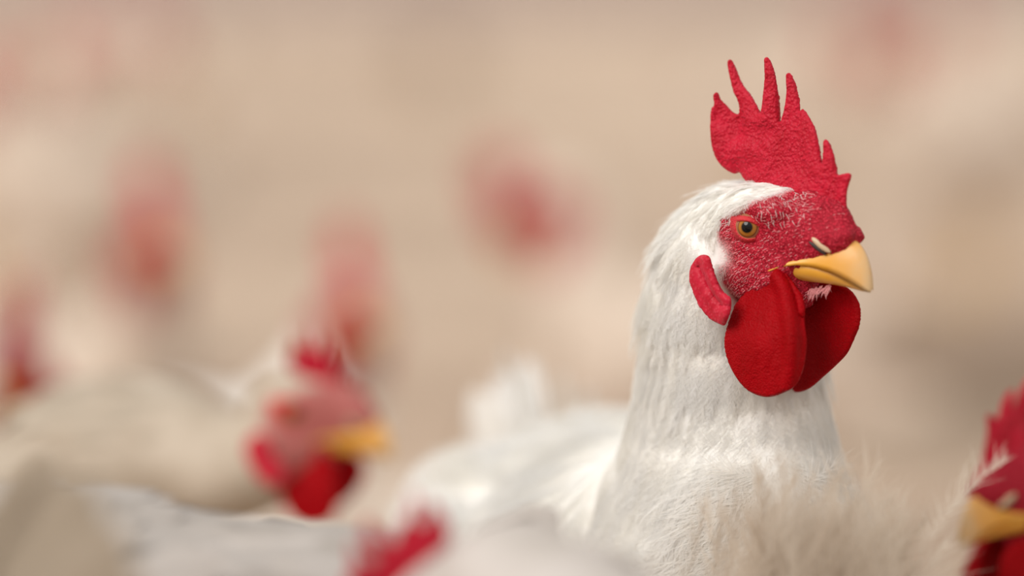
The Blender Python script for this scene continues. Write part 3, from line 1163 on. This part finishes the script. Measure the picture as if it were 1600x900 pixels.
# distance scale: small at the head, long hackles on the lower neck
par = np.clip(((O[2] + 0.03) - v[:, 2]) / 0.17, 0, 1)
par = np.where(hdist < 0.045, np.minimum(par, 0.25), par)
anch = K['anchors'] + [(P(1190, 800, 1.55), np.array([-0.2, 0.1, -1.0]), 0.03)]
rel = v - CAM
dep = rel @ AX_F
vpx, vpy = 800 + FPX * (rel @ AX_R) / dep, 450 - FPX * (rel @ AX_U) / dep
body_zone = (vpx > 1100 - np.maximum(vpy - 735, 0) * 0.72 + 14 * vnoise(v * 60, 61)) & (vpy > 712 + 14 * vnoise(v * 70, 62)) & (vn[:, 1] < 0.3)
body_zone |= (vpy > 850) & (v[:, 1] < 1.66)
behind = (v[:, 1] > 1.70)
vis = np.clip((vn * unit(CAM - v)).sum(1) * 2 + 0.55, 0.12, 1)


def plume(name, dens, Lf, Wf, B, mat_, lo_par=0, jit=0.12, flow_add=None, **kw):
    p, pick, tt, bc = smp(v, q, dens, 12000)
    n = unit((vn[tt[pick]] * bc[..., None]).sum(1))
    pr = (par[tt[pick]] * bc).sum(1)
    d = flow_field(p, anch)
    d = unit(d)
    if flow_add is not None:
        d = d + flow_add(p)
    t = tangent(n, d + rng.normal(0, jit, p.shape))
    L, W = Lf(pr) * rng.uniform(0.8, 1.2, len(p)), Wf(pr) * rng.uniform(0.8, 1.2, len(p))
    fv, ft, fi = barb_feathers(p, n, t, L, W, B, **kw)
    tint = np.clip(0.35 + 0.35 * vnoise(p * 60, 41) + rng.normal(0, 0.2, len(p)), 0, 1)[fi]
    o = link(name, mesh_np(name, fv - rl, ft, attrs={'tint': tint}), K['root'], M[mat_])
    o['kind'] = 'stuff'
    return len(ft)


tot = 0
hz = (fm < 0.75) & (hdist < 0.080)
# short dense feathers of the crown and nape
tot += plume('crown_feathers', np.where(hz, 2.4e5 * np.clip((0.080 - hdist) / 0.035, 0, 1), 0) * np.clip(1.2 - fm, 0, 1) * vis,
             lambda x: 0.006 + 0.030 * x, lambda x: 0.0020 + 0.005 * x, 10, 'feather', lift=0.08, drop=0.05, bw=0.00010, ragged=0.2, cup=0.05, jit=0.08)
# hackles
tot += plume('hackle_feathers', np.where(~body_zone & ~behind & (fm < 0.3), 1.7e5 * np.clip((hdist - 0.030) / 0.045, 0, 1), 0) * vis,
             lambda x: 0.014 + 0.030 * x, lambda x: 0.0040 + 0.0035 * x, 20, 'feather', lift=0.06, drop=0.05, bw=0.00010, ragged=0.25, cup=0.05, jit=0.09)
# breast fluff
swirl = lambda p: np.stack([vnoise(p * 28, 51), vnoise(p * 28, 52), vnoise(p * 28, 53)], 1) * 0.55
tot += plume('breast_feathers', np.where(body_zone & ~behind, 9.0e4, 0) * vis, lambda x: np.full_like(x, 0.026), lambda x: np.full_like(x, 0.012), 24,
             'fluff', flow_add=swirl, lift=0.18, drop=0.10, bw=0.00012, ragged=0.45, curl=0.12)
# back and saddle
tot += plume('saddle_feathers', np.where(behind, 1.6e4, 0) * vis, lambda x: np.full_like(x, 0.045), lambda x: np.full_like(x, 0.016), 16, 'feather',
             lift=0.16, drop=0.12, bw=0.00025, ragged=0.4)
# white bristles scattered over the bare face
bz = (hdist < 0.055) & (fm > 0.4)
dens = np.where(bz, 6e5 * (0.25 + np.clip(1.2 - np.abs(loc[:, 0] + 8) / 22, 0, 1) + 0.8 * np.exp(-((loc[:, 2] - 24) / 7) ** 2)), 0)
dens = dens * (np.linalg.norm(loc - np.array([4, -17, 14]), axis=1) > 9)
dens = dens * np.where((loc[:, 0] > 30), 0.1, 1)
p, pick, tt, bc = smp(v, q, dens, 9000)
n = unit((vn[tt[pick]] * bc[..., None]).sum(1))
lp = ((p - O) @ R) * 1000
eyed = lp - np.array([4, -17, 14])
dl = np.stack([-0.8 - 0 * lp[:, 0], 0 * lp[:, 0], -0.45 + 0.02 * eyed[:, 2]], 1) + rng.normal(0, 0.22, lp.shape)
t = unit(tangent(n, dl @ R.T) + n * 0.35)
Lb = rng.uniform(0.0008, 0.0019, len(p))
s = unit(np.cross(n, t)) * rng.uniform(0.00005, 0.00011, len(p))[:, None]
vv = np.stack([p - s, p + s, p + t * (Lb * 0.6)[:, None] - s * 0.8, p + t * (Lb * 0.6)[:, None] + s * 0.8, p + t * Lb[:, None] - n * (Lb * 0.15)[:, None]], 1).reshape(-1, 3)
k = np.arange(len(p))[:, None] * 5
tri = np.concatenate([k + [0, 1, 3], k + [0, 3, 2], k + [2, 3, 4]], 0)
fz = (loc[:, 2] > 14) & (loc[:, 0] > -14) & (loc[:, 0] < 26) & (fm > 0.02) & (hdist < 0.05)
d2 = np.where(fz, 9e5 * np.clip(1.15 - fm, 0.06, 1), 0)
p2, pk2, tt2, bc2 = smp(v, q, d2, 3000)
n2_ = unit((vn[tt2[pk2]] * bc2[..., None]).sum(1))
dl2 = np.tile([[0.25, 0, -0.75]], (len(p2), 1)) + rng.normal(0, 0.25, p2.shape)
dl2[:, 0] -= np.clip(-((p2 - O) @ R)[:, 0] * 1000 / 12, 0, 1.2)
t2 = unit(tangent(n2_, dl2 @ R.T) + n2_ * 0.25)
L2 = rng.uniform(0.0020, 0.0042, len(p2))
s2 = unit(np.cross(n2_, t2)) * rng.uniform(0.00008, 0.00013, len(p2))[:, None]
v2 = np.stack([p2 - s2, p2 + s2, p2 + t2 * (L2 * 0.6)[:, None] - s2 * 0.8, p2 + t2 * (L2 * 0.6)[:, None] + s2 * 0.8,
               p2 + t2 * L2[:, None] - n2_ * (L2 * 0.2)[:, None]], 1).reshape(-1, 3)
k2 = np.arange(len(p2))[:, None] * 5
tri2 = np.concatenate([k2 + [0, 1, 3], k2 + [0, 3, 2], k2 + [2, 3, 4]], 0)
o = link('brow_bristles', mesh_np('brow_bristles', v2 - rl, tri2, attrs={'tint': np.full(len(v2), 0.3)}), K['root'], M['feather'])
o['kind'] = 'stuff'
m, nt, pb, out = mat('pale_bristle')
pb.inputs['Base Color'].default_value = (0.74, 0.29, 0.30, 1)
pb.inputs['Roughness'].default_value = 0.5
M['bristle'] = m
o = link('face_bristles', mesh_np('face_bristles', vv - rl, tri), K['root'], M['bristle'])
o['kind'] = 'stuff'
# pale tuft on the chin between the wattles
cp = np.array([H(x, y, 1.5) for x, y in zip(rng.uniform(1258, 1299, 90), rng.uniform(447, 455, 90))])
cp[:, 2] += (cp[:, 0] - cp[:, 0].mean()) * 0.15
cd = unit(np.stack([rng.normal(-0.2, 0.3, 90), rng.normal(-0.35, 0.3, 90), rng.normal(-0.9, 0.2, 90)], 1))
cl = rng.uniform(0.002, 0.005, 90)
cs = unit(np.cross(cd, np.array([0.6, -0.7, 0]))) * 0.00013
vv = np.stack([cp - cs, cp + cs, cp + cd * (cl * 0.6)[:, None] - cs, cp + cd * (cl * 0.6)[:, None] + cs, cp + cd * cl[:, None]], 1).reshape(-1, 3)
k = np.arange(90)[:, None] * 5
tri = np.concatenate([k + [0, 1, 3], k + [0, 3, 2], k + [2, 3, 4]], 0)
o = link('chin_bristles', mesh_np('chin_bristles', vv, tri), K['root'], M['bristle'], M4(R, O - rl))
o['kind'] = 'stuff'
print('feather triangles', tot)

# ------------------------------------------------------------------ the flock
RAD = math.radians
# head behind on the left, in profile, body stretched out to the left
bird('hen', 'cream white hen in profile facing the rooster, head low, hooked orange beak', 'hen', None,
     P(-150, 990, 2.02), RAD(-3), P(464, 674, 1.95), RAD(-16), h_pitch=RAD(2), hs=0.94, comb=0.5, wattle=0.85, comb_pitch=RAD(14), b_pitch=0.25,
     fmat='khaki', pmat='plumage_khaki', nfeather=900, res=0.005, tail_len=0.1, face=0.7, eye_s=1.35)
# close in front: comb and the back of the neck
bird('hen', 'beige grey hen lowest in front, only red comb and sloping neck showing', 'hen', None,
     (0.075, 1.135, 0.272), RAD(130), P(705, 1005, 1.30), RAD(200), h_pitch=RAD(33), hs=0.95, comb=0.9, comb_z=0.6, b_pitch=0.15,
     fmat='shaded', pmat='plumage_shaded', nfeather=900, res=0.005, tail_len=0.05, tail_n=7, tail_up=0.1,
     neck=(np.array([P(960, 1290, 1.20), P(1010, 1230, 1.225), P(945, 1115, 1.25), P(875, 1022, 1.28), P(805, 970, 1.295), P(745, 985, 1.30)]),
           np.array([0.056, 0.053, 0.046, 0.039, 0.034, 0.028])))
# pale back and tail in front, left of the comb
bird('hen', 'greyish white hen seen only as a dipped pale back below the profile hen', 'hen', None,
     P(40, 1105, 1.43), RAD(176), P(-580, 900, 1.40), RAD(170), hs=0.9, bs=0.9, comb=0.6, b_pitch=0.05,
     fmat='shaded', pmat='plumage_shaded', nfeather=900, res=0.005, tail_len=0.07, tail_n=7, tail_up=0.5)
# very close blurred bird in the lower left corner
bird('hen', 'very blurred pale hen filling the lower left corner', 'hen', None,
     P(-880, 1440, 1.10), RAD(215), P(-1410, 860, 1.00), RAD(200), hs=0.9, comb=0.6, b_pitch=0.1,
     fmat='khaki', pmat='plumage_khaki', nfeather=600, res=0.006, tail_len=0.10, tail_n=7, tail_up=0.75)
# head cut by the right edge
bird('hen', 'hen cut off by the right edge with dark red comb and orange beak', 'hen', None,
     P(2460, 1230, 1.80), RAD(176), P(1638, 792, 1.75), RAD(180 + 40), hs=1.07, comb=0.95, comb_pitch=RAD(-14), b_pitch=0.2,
     fmat='shaded', pmat='plumage_shaded', nfeather=900, res=0.005)
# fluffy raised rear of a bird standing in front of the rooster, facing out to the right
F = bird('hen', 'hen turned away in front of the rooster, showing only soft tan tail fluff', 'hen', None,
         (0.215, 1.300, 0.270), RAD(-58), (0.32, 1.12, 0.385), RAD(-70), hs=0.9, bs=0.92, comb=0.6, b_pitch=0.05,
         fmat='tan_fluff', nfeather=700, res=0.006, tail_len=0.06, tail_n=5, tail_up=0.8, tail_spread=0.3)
fp = P(1238, 1038, 1.50)
nF = 170
p = fp + rng.normal(0, 1, (nF, 3)) * [0.020, 0.012, 0.014]
t = unit(np.stack([np.clip(rng.normal(0.40, 0.25, nF), -0.3, 0.72), rng.normal(0.05, 0.2, nF), rng.uniform(0.7, 1.0, nF)], 1))
n = tangent(t, np.tile([[0.15, -1.0, 0.25]], (nF, 1)) + rng.normal(0, 0.25, (nF, 3)))
fv, ft, fi = barb_feathers(p, n, t, rng.uniform(0.032, 0.064, nF), rng.uniform(0.009, 0.016, nF), 34, lift=0.05, drop=0.12, bw=0.00018, ragged=0.4, curl=0.18)
o = link('tail_fluff', mesh_np('tail_fluff', fv - F['root_loc'], ft, attrs={'tint': rng.random(nF)[fi]}), F['root'], M['tan_fluff'])
o['kind'] = 'stuff'

# flock behind: (label, head px, head py, distance, body azimuth, head azimuth, pitch, head scale, feather kind)
FLOCK = [
    ('blurred white hen with bright red comb directly above the profile hen', 548, 500, 3.2, -25, -70, 0, 1.1, 'feather'),
    ('blurred hen with one tall red head high on the left side', 238, 392, 3.6, -70, -65, 0, 1.15, 'cream'),
    ('blurred hen bowing her red head, yellow beak down, left of the rooster', 842, 325, 3.9, 170, 205, 55, 1.15, 'cream'),
    ('blurred hen with dark red head at the left edge', 35, 600, 2.7, -160, -110, 0, 1.0, 'cream'),
]
PM = {'feather': 'plumage', 'cream': 'plumage_cream', 'shaded': 'plumage_shaded'}
for lab, hx, hy, d, baz, haz, pt, hs, w in FLOCK:
    Oh = P(hx, hy, d)
    bd = np.array([math.cos(RAD(baz)), math.sin(RAD(baz)), 0])
    Bc = Oh - bd * 0.17
    Bc[2] = Oh[2] - 0.165
    bird('hen', lab, 'hen', 'blurred hens behind the rooster', Bc, RAD(baz), Oh, RAD(haz), h_pitch=RAD(pt), hs=hs, comb=0.95, wattle=0.95,
         fmat=w, pmat=PM[w], nfeather=500, res=0.008)

# far flock: one hen built, then copied with all its parts
far = bird('hen', 'tiny distant hen dissolved into the pink beige blur of the litter', 'hen', 'far hens on the litter',
           (0, 0, 0.27), 0.0, (0.17, 0, 0.43), 0.0, comb=1.0, wattle=1.0, fmat='cream', pmat='plumage_cream', nfeather=350, res=0.008)['root']
spots = [(-0.62, 5.6, 200, 'far blurred hen high on the left, nearest of the far left hens'),
         (-0.95, 7.0, -40, 'far blurred hen cut by the left edge near the top'),
         (-1.00, 8.8, 20, 'far blurred hen near the top left corner, middle of the far left hens'),
         (-1.20, 11.5, -60, 'smaller far hen behind the others near the top left corner'),
         (-1.15, 12.6, 150, 'tiny far hen at the top edge, rightmost of the far left hens'),
         (0.86, 7.2, 200, 'far blurred hen near the top right corner, nearest of the far right hens'),
         (0.62, 9.0, -30, 'far blurred hen whose pink head glows beside the rooster comb tips'),
         (1.30, 10.0, 170, 'far blurred hen cut by the right edge near the top'),
         (1.55, 13.0, 210, 'tiny far hen at the top edge, farthest of the far right hens'),
         (-0.30, 15.5, 80, 'tiny far hen alone at the middle of the top edge')]
for i, (x, y, a, lab) in enumerate(spots):
    if i == 0:
        r = far
    else:
        r = far.copy()
        scene.collection.objects.link(r)
        for ch in far.children:
            c = ch.copy()
            scene.collection.objects.link(c)
            c.parent = r
            for g in ch.children:
                e = g.copy()
                scene.collection.objects.link(e)
                e.parent = c
    r.location = (x, y, 0)
    r['label'] = lab
    r.rotation_euler = (0, 0, RAD(a))
print('done')
